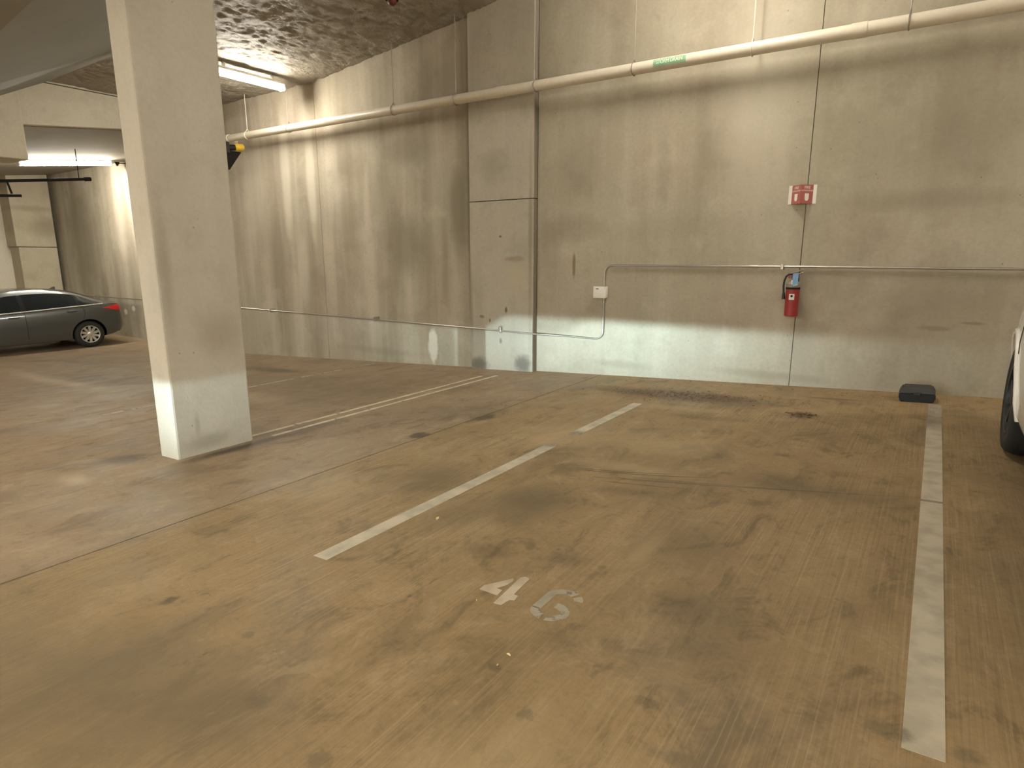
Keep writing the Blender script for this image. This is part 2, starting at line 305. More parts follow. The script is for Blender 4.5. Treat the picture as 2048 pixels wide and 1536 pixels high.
# ------------------------------------------------------------------ mesh helpers
def obj(name, bm, mat, parent=None, smooth=False, loc=None, rot=None):
    me = bpy.data.meshes.new(name)
    bmesh.ops.recalc_face_normals(bm, faces=bm.faces[:])
    bm.to_mesh(me); bm.free()
    for mm in (mat if isinstance(mat, (list, tuple)) else [mat]): me.materials.append(mm)
    if smooth:
        for p in me.polygons: p.use_smooth = True
        try: me.set_sharp_from_angle(angle=R(38))
        except Exception: pass
    o = bpy.data.objects.new(name, me); C.objects.link(o)
    if parent is not None: o.parent = parent
    if loc is not None: o.location = loc
    if rot is not None: o.rotation_euler = rot
    return o
def tag(o, label, cat=None, group=None, kind=None):
    o['label'] = label
    if cat: o['category'] = cat
    if group: o['group'] = group
    if kind: o['kind'] = kind
    return o
def thing(name, loc, label, cat, group=None, rot=(0, 0, 0)):
    o = bpy.data.objects.new(name, None); C.objects.link(o); o.location = loc; o.rotation_euler = rot; o.empty_display_size = .1
    return tag(o, label, cat, group)
def box(bm, x0, x1, y0, y1, z0, z1, bev=0.0, mi=0, mat=None):
    vs_ = [bm.verts.new(p) for p in ((x0,y0,z0),(x1,y0,z0),(x1,y1,z0),(x0,y1,z0),(x0,y0,z1),(x1,y0,z1),(x1,y1,z1),(x0,y1,z1))]
    if mat is not None: bmesh.ops.transform(bm, matrix=mat, verts=vs_)
    fs = [bm.faces.new([vs_[i] for i in q]) for q in ((0,3,2,1),(4,5,6,7),(0,1,5,4),(1,2,6,5),(2,3,7,6),(3,0,4,7))]
    for f in fs: f.material_index = mi
    if bev:
        es = list({e for f in fs for e in f.edges})
        bmesh.ops.bevel(bm, geom=es, offset=bev, segments=2, affect='EDGES', profile=.5)
    return bm
def prism(bm, pts, z0, z1, axis='z'):
    """extrude a 2D outline between z0 and z1 along an axis"""
    def P(u, v, s): return {'z': (u, v, s), 'y': (u, s, v), 'x': (s, u, v)}[axis]
    a = [bm.verts.new(P(u, v, z0)) for u, v in pts]; b = [bm.verts.new(P(u, v, z1)) for u, v in pts]
    bm.faces.new(a[::-1]); bm.faces.new(b)
    n = len(pts)
    for i in range(n): bm.faces.new((a[i], a[(i+1) % n], b[(i+1) % n], b[i]))
    return bm
def tube(bm, pts, r, seg=12, cap=True, radii=None):
    pts = [Vector(p) for p in pts]; rings = []; prev = None
    for i, p in enumerate(pts):
        d = (pts[min(i+1, len(pts)-1)]-pts[max(i-1, 0)]).normalized()
        if prev is None:
            up = Vector((0, 0, 1)) if abs(d.z) < .9 else Vector((1, 0, 0)); a = d.cross(up).normalized()
        else:
            a = (prev-d*prev.dot(d)).normalized()
        prev = a; b = d.cross(a); rr = radii[i] if radii else r
        rings.append([bm.verts.new(p+a*math.cos(2*math.pi*k/seg)*rr+b*math.sin(2*math.pi*k/seg)*rr) for k in range(seg)])
    for i in range(len(rings)-1):
        for k in range(seg): bm.faces.new((rings[i][k], rings[i][(k+1) % seg], rings[i+1][(k+1) % seg], rings[i+1][k]))
    if cap: bm.faces.new(rings[0][::-1]); bm.faces.new(rings[-1])
    return bm
def lathe(bm, prof, seg=32, axis='z', cap=True):
    rings = []
    for r, h in prof:
        rg = []
        for k in range(seg):
            a = 2*math.pi*k/seg; u, v = r*math.cos(a), r*math.sin(a)
            rg.append(bm.verts.new({'z': (u, v, h), 'y': (u, h, v), 'x': (h, u, v)}[axis]))
        rings.append(rg)
    for i in range(len(rings)-1):
        for k in range(seg): bm.faces.new((rings[i][k], rings[i][(k+1) % seg], rings[i+1][(k+1) % seg], rings[i+1][k]))
    if cap:
        if prof[0][0] > 1e-4: bm.faces.new(rings[0][::-1])
        if prof[-1][0] > 1e-4: bm.faces.new(rings[-1])
    bmesh.ops.remove_doubles(bm, verts=bm.verts[:], dist=1e-5)
    return bm
def NB(): return bmesh.new()
def arc(c, r, a0, a1, n, plane='xz', y=0.0):
    out = []
    for i in range(n+1):
        a = R(a0+(a1-a0)*i/n); u, v = c[0]+r*math.cos(a), c[1]+r*math.sin(a)
        out.append((u, y, v) if plane == 'xz' else (u, v, y))
    return out
def text_mesh(name, s, size, mat, parent, loc, rot, extrude=.0006, sx=1.0):
    cu = bpy.data.curves.new(name, 'FONT'); cu.body = s; cu.size = size; cu.extrude = extrude; cu.align_x = 'CENTER'; cu.align_y = 'CENTER'
    t = bpy.data.objects.new(name+'_tmp', cu); C.objects.link(t)
    dg = bpy.context.evaluated_depsgraph_get(); me = bpy.data.meshes.new_from_object(t.evaluated_get(dg))
    bpy.data.objects.remove(t); bpy.data.curves.remove(cu)
    me.materials.clear(); me.materials.append(mat)
    o = bpy.data.objects.new(name, me); C.objects.link(o); o.parent = parent; o.location = loc; o.rotation_euler = rot; o.scale = (sx, 1, 1)
    return o
def struct(name, bm, mat, label, cat, smooth=False): return tag(obj(name, bm, mat, None, smooth), label, cat, None, 'structure')

# ------------------------------------------------------------------ levels of the sloping garage
def fz(x): return .0554*max(x, -12.5)                       # the floor ramps down to the left, then runs level
def cz(x): return 4.38+.10*max(0.0, x+9.4)                  # main sprayed ceiling
HAUNCH = 4.85; HSL = .52; HFLAT = 2.2
def sz(x, y): return cz(x)-HSL*(HAUNCH-max(y, HFLAT))       # smooth inclined soffit
def c2(x, y): return 3.775+.113*(y-5.9)+.085*max(x+13.12, -3.5)   # low ceiling beyond the step

XL, XR, YB = -22.0, 8.5, -12.0
# floor: a sub-base carrying two slabs with a sealed joint between them
def slab(bm, xs, y0, y1, top, th):
    up = [[bm.verts.new((x, y, fz(x)+top)) for y in (y0, y1)] for x in xs]
    dn = [[bm.verts.new((x, y, fz(x)+top-th)) for y in (y0, y1)] for x in xs]
    for i in range(len(xs)-1):
        bm.faces.new((up[i][0], up[i+1][0], up[i+1][1], up[i][1])); bm.faces.new((dn[i][1], dn[i+1][1], dn[i+1][0], dn[i][0]))
        bm.faces.new((up[i][0], dn[i][0], dn[i+1][0], up[i+1][0])); bm.faces.new((up[i][1], up[i+1][1], dn[i+1][1], dn[i][1]))
    bm.faces.new((up[0][0], up[0][1], dn[0][1], dn[0][0])); bm.faces.new((up[-1][0], dn[-1][0], dn[-1][1], up[-1][1]))
    return bm
JX = -3.665
floor = struct('floor', slab(NB(), [XL-.3, -12.5, XR+.3], YB-.3, Yw+.3, -.03, .15), M_joint, 'stained brown concrete garage floor sloping down to the left', 'floor')
obj('floor_slab', slab(NB(), [XL, -12.5, JX-.006], YB, Yw+.02, 0, .03), M_floor2, floor)['label'] = 'paler floor slab left of the dark joint'
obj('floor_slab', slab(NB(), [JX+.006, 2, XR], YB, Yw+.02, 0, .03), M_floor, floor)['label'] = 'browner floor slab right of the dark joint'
obj('joint_filler', slab(NB(), [JX-.006, JX+.006], YB, Yw+.02, -.0015, .02), M_joint, floor)

# back wall: backing with cast panels in front of it, joints open between them
wall = struct('wall_back', box(NB(), XL-.3, XR+.3, Yw+.012, Yw+.3, -1.2, 7.0), M_wjoint, 'long stained concrete wall behind the parking bays', 'wall')
PX = [XL, -16.36, -12.88, -9.40, -5.87]
def wall_panel(x0, x1, name='wall_panel', y=Yw, z1=None, z0=-1.1):
    bm = NB(); zz = z1 if z1 else cz(x1)+.5
    box(bm, x0+.0035, x1-.0035, y, Yw+.03, z0, zz, .003)
    return obj(name, bm, M_wall if x1 < -5 else M_wall_r, wall)
for a, b in zip(PX[:-1], PX[1:]): wall_panel(a, b)
for a, b in zip([-4.73, -1.27, 2.2, 5.7], [-1.27, 2.2, 5.7, XR]): wall_panel(a, b)
# pilaster infill standing proud, cast in two lifts
bm = NB(); box(bm, -5.865, -4.735, 7.40, Yw+.010, -1.1, 2.18, .006); pil = struct('trim_5', bm, M_pil, 'grey concrete pilaster standing proud of the wall, cast in two lifts', 'pilaster')
bm = NB(); box(bm, -5.865, -4.735, 7.402, Yw+.010, 2.19, 5.6, .006); o = obj('pilaster_block', bm, M_pil, pil); o['label'] = 'upper lift of the grey pilaster'

struct('wall_right', box(NB(), XR, XR+.3, YB, Yw+.3, -1.2, 7), M_beam, 'concrete side wall closing the garage on the right', 'wall')
struct('wall_front', box(NB(), XL-.3, XR+.3, YB-.3, YB, -1.2, 7), M_beam, 'concrete wall behind the aisle', 'wall')
wl_ = struct('wall_left', box(NB(), XL-.3, XL+.3, YB, Yw+.02, -1.2, 5), M_beam, 'end wall of the garage at the far left', 'wall')
# pier on the end wall, lower lift slightly narrower
M_pier = wall_mat('pier_concrete', (.43, .39, .29), (.46, .395, .295), (.26, .225, .155), (.52, .475, .37), [((-21, 7.2, 2.2), (2, .5, .35), (.24, .205, .14), .6, .8), ((-21, 6.9, 2.7), (2, .7, .1), (.24, .205, .14), .5, .8)], 91, .4)
bm = NB(); box(bm, XL+.2, -21.0, 6.42, 7.38, 1.66, 4.6, .02); obj('pier_upper', bm, M_pier, wl_)
bm = NB(); box(bm, XL+.2, -21.06, 6.48, 7.40, -1, 1.655, .02); obj('pier_lower', bm, M_pier, wl_)

# main ceiling: sprayed, rough
bm = NB(); xs = []; x = -13.12
while x < XR+.01: xs.append(x); x += .036 if x < -3 else .25
ys = [HAUNCH-.02+i*(Yw+.05-HAUNCH+.02)/72 for i in range(73)]
gv = []
for x in xs:
    col = []
    for y in ys:
        p = Vector((x*4.5, y*3.2, 1.7)); d = mnoise.fractal(p, .9, 2.1, 3)*.014 + (abs(mnoise.noise(Vector((x*11, y*7, 4))))+.6*abs(mnoise.noise(Vector((x*19, y*13, 9)))))*.030
        col.append(bm.verts.new((x, y, cz(x)-.012+d)))
    gv.append(col)
for i in range(len(xs)-1):
    for j in range(len(ys)-1): bm.faces.new((gv[i][j], gv[i][j+1], gv[i+1][j+1], gv[i+1][j]))
ceil = struct('ceiling', bm, M_ceil, 'rough sprayed concrete ceiling above the parking bays', 'ceiling', True)
# smooth haunch descending towards the aisle, then the level aisle soffit
bm = NB(); xs2 = [XL, -13.0, -9.4, -5, 0, XR]
def strip(bm, f, xs, ys, th=.3):
    g = [[bm.verts.new((x, y, f(x, y))) for y in ys] for x in xs]; h = [[bm.verts.new((x, y, f(x, y)+th)) for y in ys] for x in xs]
    for i in range(len(xs)-1):
        for j in range(len(ys)-1):
            bm.faces.new((g[i][j], g[i][j+1], g[i+1][j+1], g[i+1][j])); bm.faces.new((h[i][j], h[i+1][j], h[i+1][j+1], h[i][j+1]))
    for i in range(len(xs)-1):
        for j in (0, len(ys)-1): bm.faces.new((g[i][j], g[i+1][j], h[i+1][j], h[i][j]))
    for j in range(len(ys)-1):
        for i in (0, len(xs)-1): bm.faces.new((g[i][j], h[i][j], h[i][j+1], g[i][j+1]))
    return bm
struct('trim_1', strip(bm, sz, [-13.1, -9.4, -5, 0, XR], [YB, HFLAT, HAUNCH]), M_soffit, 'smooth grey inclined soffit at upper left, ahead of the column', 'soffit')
struct('trim_2', strip(NB(), lambda x, y: cz(x)+.12, [-13.12, -9.4, XR], [HAUNCH-.1, Yw+.3], .3), M_beam, 'concrete slab above the sprayed ceiling', 'slab')
# step beam and low ceiling beyond it
bm = NB()
prism(bm, [(4.38, c2(-13.12, 4.38)), (Yw+.02, c2(-13.12, Yw)), (Yw+.02, 4.9), (4.38, 4.9)], -13.42, -13.12, 'x')
bt = struct('trim_3', bm, M_beam, 'tan concrete step beam above the far lamp', 'beam')
bm = NB(); box(bm, -13.122, -13.112, 4.38, Yw, 4.335, 4.350); obj('form_line', bm, M_joint, bt)
bm = NB(); box(bm, -13.92, -13.10, YB, 4.38, 3.02, 4.9, .02); struct('trim_4', bm, M_beam, 'deep tan concrete drop beam at the left edge of the picture', 'beam')
M_low = wall_mat('low_ceiling_concrete', (.34, .32, .27), (.35, .325, .27), (.26, .235, .19), (.42, .39, .33), [], 41, .3)
bm = strip(NB(), c2, [XL, -16.62, -13.3], [YB, 4.4, Yw+.02]); tag(struct('ceiling_low', bm, M_low, 'low concrete ceiling above the parked grey car', 'ceiling'), 'low concrete ceiling above the parked grey car', 'ceiling')

# column
bm = NB(); box(bm, -5.38, -5.08, 2.43, 3.125, -.4, 4.6, .018); tag(obj('concrete_column', bm, M_col), 'rectangular grey concrete column standing on the left of the bays', 'column')
column = bpy.data.objects['concrete_column']

# ------------------------------------------------------------------ paint on the floor
def stripe(x, wdt, y0, y1, mat, name, label, group=None, dx=0.0):
    bm = NB(); n = 12
    for i in range(n):
        ya, yb = y0+(y1-y0)*i/n, y0+(y1-y0)*(i+1)/n; xa, xb = x+dx*i/n, x+dx*(i+1)/n
        lo = [(xa-wdt/2, ya), (xa+wdt/2, ya), (xb+wdt/2, yb), (xb-wdt/2, yb)]
        bm.faces.new([bm.verts.new((u, v, fz(u)+.0015)) for u, v in lo])
    bmesh.ops.remove_doubles(bm, verts=bm.verts[:], dist=1e-5)
    # give the paint a thickness
    r = bmesh.ops.extrude_face_region(bm, geom=bm.faces[:]); bmesh.ops.translate(bm, vec=(0, 0, -.0012), verts=[v for v in r['geom'] if isinstance(v, bmesh.types.BMVert)])
    return tag(obj(name, bm, mat), label, 'parking line', group)
stripe(-2.47, .105, 1.83, 5.95, M_line, 'parking_line', 'white painted bay line left of the numeral, ending at the leaf litter')
stripe(.125, .105, 1.88, 6.95, M_line, 'parking_line', 'worn white bay line running to the black box at the wall')
stripe(-5.235, .055, 3.13, 6.85, M_line_thin, 'parking_line', 'left stripe of the thin yellowed double line behind the column')
stripe(-5.045, .055, 3.30, 6.95, M_line_thin, 'parking_line', 'right stripe of the thin yellowed double line behind the column')
stripe(-7.95, .06, 3.0, 7.3, M_line_faint, 'parking_line', 'faint worn bay line on the far side of the column')
def glyph(name, polys, mat, label, cx, cy, sc=1.0):
    bm = NB()
    for pl in polys:
        pts = [(cx+u*sc, cy+v*sc) for u, v in pl]
        f = bm.faces.new([bm.verts.new((u, v, fz(u)+.0016)) for u, v in pts])
    r = bmesh.ops.extrude_face_region(bm, geom=bm.faces[:]); bmesh.ops.translate(bm, vec=(0, 0, -.0012), verts=[v for v in r['geom'] if isinstance(v, bmesh.types.BMVert)])
    return tag(obj(name, bm, mat), label, 'numeral')
glyph('painted_numeral', [[(-1.548,1.988),(-1.551,2.027),(-1.469,2.148),(-1.455,2.12),(-1.462,2.078),(-1.486,2.034),(-1.453,2.033),(-1.446,1.985)],
    [(-1.446,2.170),(-1.430,2.188),(-1.402,2.181),(-1.386,2.028),(-1.362,2.028),(-1.356,1.988),(-1.377,1.978),(-1.384,1.927),(-1.423,1.924)]], M_num, 'stencilled white numeral 4 painted on the floor', 0, 0)
def ring_seg(cx, cy, rx, ry, a0, a1, t, n=8):
    o = [(cx+rx*math.cos(R(a0+(a1-a0)*i/n)), cy+ry*math.sin(R(a0+(a1-a0)*i/n))) for i in range(n+1)]
    i_ = [(cx+(rx-t)*math.cos(R(a0+(a1-a0)*i/n)), cy+(ry-t)*math.sin(R(a0+(a1-a0)*i/n))) for i in range(n+1)]
    return [[o[k], o[k+1], i_[k+1], i_[k]] for k in range(n)]
six = [[(-1.265,1.985),(-1.222,1.985),(-1.222,2.115),(-1.265,2.115)]]
six += ring_seg(-1.178, 2.112, .087, .070, 180, 60, .040) + ring_seg(-1.178, 2.112, .087, .066, 45, 5, .040, 4)
six += ring_seg(-1.178, 1.992, .087, .072, 180, 262, .040) + ring_seg(-1.178, 1.992, .087, .072, 278, 450, .040)
glyph('painted_numeral', six, M_numw, 'scuffed, nearly rubbed-out numeral 6 right of the clear 4', 0, 0)

# ------------------------------------------------------------------ ceiling lamps
M_tube_dim = emit_mat('dim_lamp_diffuser', LAMP_COLOR, LAMP_STRENGTH*.45)  # lower strength for three lamps, to hold down the wall beside them
def lamp(x, y0, y1, z0, z1, label, hang=.0, tube_mat=None):
    t = thing('ceiling_lamp', (x, (y0+y1)/2, (z0+z1)/2), label, 'lamp', 'tube lamps of the garage')
    Ln = math.hypot(y1-y0, z1-z0); t.rotation_euler = (math.atan2(z1-z0, y1-y0), 0, 0)
    bm = NB(); box(bm, -.075, .075, -Ln/2, Ln/2, .0, .05, .012); obj('housing', bm, M_white, t)
    bm = NB(); prof = [(.072*math.cos(R(a)), -.004+.082*math.sin(R(a))) for a in range(180, 361, 18)]
    prism(bm, prof, -Ln/2+.02, Ln/2-.02, 'y'); obj('diffuser', bm, tube_mat or M_tube, t, True)
    for s in (-1, 1):
        bm = NB(); box(bm, -.078, .078, s*Ln/2-.015, s*Ln/2+.015, -.088, .054, .01); obj('end_cap', bm, M_white, t)
    for s in (-.35, .35):
        bm = NB(); box(bm, -.02, .02, s*Ln-.02, s*Ln+.02, .055, .055+hang+.02); obj('bracket', bm, M_metal, t)
    return t
lamp(-9.53, 5.74, 6.97, 4.23, 4.23, 'glowing tube lamp on the ceiling just behind the column', .08, M_tube_dim)
lamp(-16.5, 5.30, 7.13, 3.385, 3.60, 'long glowing tube lamp on the low ceiling above the grey car', .06, M_tube_dim)
lamp(-2.1, 5.45, 6.67, cz(-2.1)-.14, cz(-2.1)-.14, 'tube lamp on the sprayed ceiling above the fire extinguisher bay', .08, M_tube_dim)
lamp(5.4, 5.74, 6.97, cz(5.4)-.14, cz(5.4)-.14, 'tube lamp on the ceiling beyond the white car', .08)
for X_ in (-11.5, -7.6, -3.8, 0.0, 4.0):  # out-of-view lamps added here to lift the ambient light
    for Y_ in ((-1.9 if X_ == -7.6 else -3.2), -8.2):
        lamp(X_, Y_-.61, Y_+.61, sz(X_, 0)-.10, sz(X_, 0)-.10, 'unseen tube lamp added on the aisle soffit for general light', .04)
lamp(-17.5, -2.2, -1.0, 2.7, 2.83, 'tube lamp on the low ceiling far left of the aisle', .05)

# ------------------------------------------------------------------ storm drain pipe
PY = 7.27; PR = .066
def pz(x): return 3.655-.0098*(x+11.85)
dp = thing('drain_pipe', (-6, PY, pz(-6)), 'long cream storm drain pipe with a green label along the wall', 'pipe')
def loc_(p, o): return tuple(a-b for a, b in zip(p, o.location))
bm = NB(); tube(bm, [loc_(p, dp) for p in [(-11.78, PY, pz(-11.78)), (8.4, PY, pz(8.4))]], PR, 20); obj('pipe_run', bm, M_pvc, dp, True)
pts = [(-11.70, PY, pz(-11.75))]+[(-11.78-.09*math.sin(R(a)), PY+.09*(1-math.cos(R(a))), pz(-11.8)) for a in range(0, 91, 15)]+[(-11.87, Yw-.002, pz(-11.8))]
bm = NB(); tube(bm, [loc_(p, dp) for p in pts], PR*1.12, 20); obj('elbow', bm, M_pvc, dp, True)
for xc in (-5.2, -.9):
    bm = NB(); tube(bm, [loc_((xc+d, PY, pz(xc+d)), dp) for d in (-.07, .07)], PR*1.07, 20); obj('coupling', bm, M_pvc, dp, True)
# label wrapped on the near upper side
bm = NB(); n = 8; x0, x1 = -2.985, -2.60; g = []
for i in range(n+1):
    a = R(138+70*i/n); g.append([bm.verts.new(loc_((xx, PY+math.cos(a)*(PR+.0015), pz(xx)+math.sin(a)*(PR+.0015)), dp)) for xx in (x0, x1)])
for i in range(n): bm.faces.new((g[i][0], g[i][1], g[i+1][1], g[i+1][0]))
lab = obj('pipe_label', bm, M_green, dp, True); lab['label'] = 'green STORM DRAIN label'
a = R(173)
text_mesh('label_lettering', 'STORM DRAIN', .062, M_palegreen, lab, loc_(((x0+x1)/2, PY+math.cos(a)*(PR+.004), pz(x0)+math.sin(a)*(PR+.004)), dp), (R(90-7), 0, R(0)), .0008, .76)
for i, xh in enumerate((-11.1, -9.84, -7.23, -5.98, -4.62, -3.25, -1.90, -.49, .95)):
    h = thing('pipe_hanger', (xh, PY, pz(xh)), ['rod hanger with a pale rod nearest the pipe elbow', 'rod hanger second from the pipe elbow', 'rod hanger midway along the dark wall panel', 'rod hanger just left of the pilaster', 'rod hanger at the right edge of the pilaster', 'rod hanger just left of the green pipe label', 'pale rod hanger right of the green pipe label', 'rod hanger near the top right corner of the picture', 'rod hanger beyond the right picture edge'][i], 'hanger', 'pipe hangers')
    mt = M_wrod if i in (0, 6) else M_rod
    bm = NB(); rg = [(.0, (PR+.006)*math.cos(R(q)), (PR+.006)*math.sin(R(q))) for q in range(-240, 61, 15)]
    tube(bm, rg, .006, 6); obj('clevis_ring', bm, mt, h, True)
    bm = NB(); tube(bm, [(0, -.036, .060), (0, -.010, .10), (0, .010, .10), (0, .036, .060)], .006, 6); obj('yoke', bm, mt, h, True)
    bm = NB(); tube(bm, [(0, 0, .095), (0, 0, cz(xh)-pz(xh)+.02)], .006, 8); obj('rod', bm, mt, h, True)

# ------------------------------------------------------------------ conduits and box on the wall
t = thing('conduit', (-12, 7.385, .31), 'thin grey conduit running low along the wall from far left to the white box', 'conduit')
zc = .312
pts = [(-20.8, 7.385, zc+.03), (-12.0, 7.385, zc+.022), (-5.9, 7.385, zc), (-4.7, 7.386, zc-.012), (-4.45, 7.44, zc-.014), (-4.2, 7.475, zc-.016), (-3.80, 7.476, zc-.02)]
pts += [(-3.76+.11*math.sin(R(a)), 7.476, zc-.02+.11*(1-math.cos(R(a)))) for a in range(0, 91, 15)] + [(-3.65, 7.476, .848)]
bm = NB(); tube(bm, [loc_(p, t) for p in pts], .0125, 10); obj('conduit_run', bm, M_metal, t, True)
for xs_ in (-19, -15, -11, -8, -5.3):
    bm = NB(); yb = 7.397 if xs_ == -5.3 else Yw-.004
    box(bm, *(q for q in (xs_+12-.015, xs_+12+.015, -.016, yb-7.385, -.02, .055)), .003); obj('strap', bm, M_metal, t)
t2 = thing('conduit', (-2, 7.476, 1.28), 'grey conduit rising from the white box and running right behind the extinguisher', 'conduit')
pts = [(-3.65, 7.476, 1.008), (-3.65, 7.476, 1.17)]+[(-3.54-.11*math.cos(R(a)), 7.476, 1.17+.11*math.sin(R(a))) for a in range(15, 91, 15)]+[(-1.0, 7.476, 1.284), (8.4, 7.476, 1.26)]
bm = NB(); tube(bm, [loc_(p, t2) for p in pts], .0125, 10); obj('conduit_run', bm, M_metal, t2, True)
for xs_ in (-1.45, 1.5):
    bm = NB(); box(bm, xs_+2-.015, xs_+2+.015, -.017, .018, -.03, .03, .003); obj('strap', bm, M_metal, t2)
for xs_ in (-1.75,):
    bm = NB(); tube(bm, [(xs_+2-.05, 0, .003), (xs_+2+.05, 0, .003)], .017, 10); obj('coupling', bm, M_metal, t2, True)
jb = thing('junction_box', (-3.69, Yw, .855), 'small white electrical box on the wall between the two conduits', 'junction box')
bm = NB(); box(bm, -.088, .088, -.075, -.001, 0, .145, .008); obj('box_body', bm, M_white, jb, True)
bm = NB(); box(bm, -.092, .092, -.083, -.074, -.004, .149, .004); lid = obj('cover', bm, M_white, jb, True)
bm = NB(); box(bm, -.055, -.012, -.0845, -.0825, .112, .122, .0); obj('cover_mark', bm, M_dark, lid)
for sx_, sz_ in ((-1, 0), (1, 0), (-1, 1), (1, 1)):
    bm = NB(); lathe(bm, [(.005, -.086), (.005, -.082)], 10, 'y'); obj('screw', bm, M_metal, lid, True, (sx_*.078, 0, .012+sz_*.121))

# ------------------------------------------------------------------ V-shaped extinguisher sign
sg = thing('extinguisher_sign', (-1.315, Yw, 2.055), 'red V-shaped fire extinguisher sign high on the wall', 'sign')
hw, dp_, hh = .105, .105, .098
for s in (-1, 1):
    bm = NB(); q = [(s*hw, 0.0), (s*.0, -dp_), (s*.0, -dp_+.006), (s*(hw-.006), 0.0)]
    prism(bm, q, -hh, hh, 'z'); f = obj('sign_face', bm, M_signred, sg)
    ang = math.atan2(dp_, hw)*s
    mid = Vector((s*hw/2, -dp_/2, 0)); nrm = Vector((s*dp_, -hw, 0)).normalized()
    def onface(zz, off=.0015): return tuple(mid+nrm*off+Vector((0, 0, zz)))
    text_mesh('sign_lettering', 'FIRE', .040, M_white, f, onface(.068), (R(90), 0, ang), .0004)
    text_mesh('sign_lettering', 'EXTINGUISHER', .0215, M_white, f, onface(.036), (R(90), 0, ang), .0004, .95)
    bm = NB(); pl = [(-.024, .006), (.024, .006), (.024, -.050), (.012, -.070), (-.012, -.070), (-.024, -.050)]
    prism(bm, pl, -.0008, .0008, 'y'); ic = obj('sign_pictogram', bm, M_white, f, False, onface(0.0), (0, 0, ang))
    bm = NB(); box(bm, min(s*hw, s*(hw+.035)), max(s*hw, s*(hw+.035)), -.004, -.0005, -hh, hh, .001); obj('mounting_flange', bm, M_white, sg)

# ------------------------------------------------------------------ fire extinguisher
fe = thing('fire_extinguisher', (-1.30, 7.375, .74), 'red fire extinguisher with a blue tag hanging on the wall', 'fire extinguisher')
r = .070
bm = NB(); lathe(bm, [(.0, 0), (.055, .0), (.070, .008), (r, .03), (r, .315)], 32); obj('cylinder', bm, M_red, fe, True)
bm = NB(); lathe(bm, [(r, .315), (r, .335), (.074, .358), (.060, .380), (.038, .396), (.022, .402), (.022, .415)], 32); obj('shoulder', bm, M_grey, fe, True)
bm = NB(); lathe(bm, [(.024, .41), (.026, .44), (.018, .452), (.018, .47)], 16); v = obj('valve', bm, M_brass, fe, True)
bm = NB(); tube(bm, [(-.005, -.01, .452), (.05, -.05, .462), (.10, -.085, .485)], .008, 8); obj('lever', bm, M_brass, v, True)
bm = NB(); tube(bm, [(-.03, .0, .475), (.02, -.02, .488), (.10, -.06, .515)], .008, 8); obj('lever', bm, M_brass, v, True)
bm = NB(); lathe(bm, [(.0, -.034), (.017, -.034), (.017, -.02)], 16, 'y'); obj('gauge', bm, M_red, v, True, (-.035, -.012, .435))
bm = NB(); pts = [(-.015, -.01, .462), (-.05, -.02, .462), (-.075, -.025, .440), (-.090, -.028, .395), (-.094, -.03, .34), (-.090, -.032, .29), (-.085, -.034, .255)]
tube(bm, pts, .0105, 10); h = obj('hose', bm, M_black, fe, True)
bm = NB(); tube(bm, [(-.085, -.034, .262), (-.083, -.034, .19)], .017, 10, True, [.014, .019]); obj('nozzle', bm, M_black, h, True)
bm = NB(); lathe(bm, [(r+.002, .300), (r+.003, .305), (r+.003, .318), (r+.002, .322)], 32); obj('strap_band', bm, M_dark, fe, True)
bm = NB(); box(bm, -.028, .028, -.0012, .0012, -.13, 0, .0); tg = obj('inspection_tag', bm, M_blue, fe, False, (.030, -.075, .475), (R(-6), 0, R(8))); tg['label'] = 'blue inspection tag'
bm = NB(); tube(bm, [(-.01, -.05, .40), (.0, -.07, .36), (.02, -.085, .345), (.05, -.083, .352)], .006, 6); obj('tamper_seal', bm, M_white, fe, True)
bm = NB(); n = 6; a0, a1 = -108, -62; g = [[bm.verts.new(((r+.0012)*math.cos(R(a0+(a1-a0)*i/n)), (r+.0012)*math.sin(R(a0+(a1-a0)*i/n)), zz)) for zz in (.188, .252)] for i in range(n+1)]
for i in range(n): bm.faces.new((g[i][0], g[i+1][0], g[i+1][1], g[i][1]))
st = obj('sticker', bm, M_white, fe, True); st['label'] = 'white square sticker with a round emblem'
bm = NB(); lathe(bm, [(.0, 0), (.013, 0), (.013, .001)], 16, 'y'); obj('sticker_emblem', bm, M_dark, st, True, (.006, -r-.0028, .228))
bm = NB(); box(bm, -.03, .03, .06, .124, .25, .42, .004); obj('wall_bracket', bm, M_dark, fe)

# ------------------------------------------------------------------ black bait box by the wall
bb = thing('bait_box', (-.025, 7.14, fz(-.025)), 'black plastic bait station box on the floor against the wall', 'box', None, (0, math.atan(-.0554), 0))
bm = NB(); lo = [(-.15, -.145), (.15, -.145), (.15, .125), (-.15, .125)]
def frust(bm, x0, y0a, y0b, z0, x1, y1a, y1b, z1, bev=.01):
    a = [bm.verts.new(p) for p in ((-x0, y0a, z0), (x0, y0a, z0), (x0, y0b, z0), (-x0, y0b, z0))]; b = [bm.verts.new(p) for p in ((-x1, y1a, z1), (x1, y1a, z1), (x1, y1b, z1), (-x1, y1b, z1))]
    bm.faces.new(a[::-1]); bm.faces.new(b)
    for i in range(4): bm.faces.new((a[i], a[(i+1) % 4], b[(i+1) % 4], b[i]))
    bmesh.ops.bevel(bm, geom=bm.edges[:], offset=bev, segments=2, affect='EDGES')
    return bm
obj('base', frust(NB(), .142, -.140, .12, .001, .150, -.148, .125, .085), M_black, bb, True)
lid = obj('lid', frust(NB(), .155, -.153, .13, .083, .122, -.085, .115, .140, .012), M_blacktop, bb, True)
bm = NB(); box(bm, -.03, .03, -.162, -.145, .070, .100, .004); obj('latch', bm, M_black, lid)
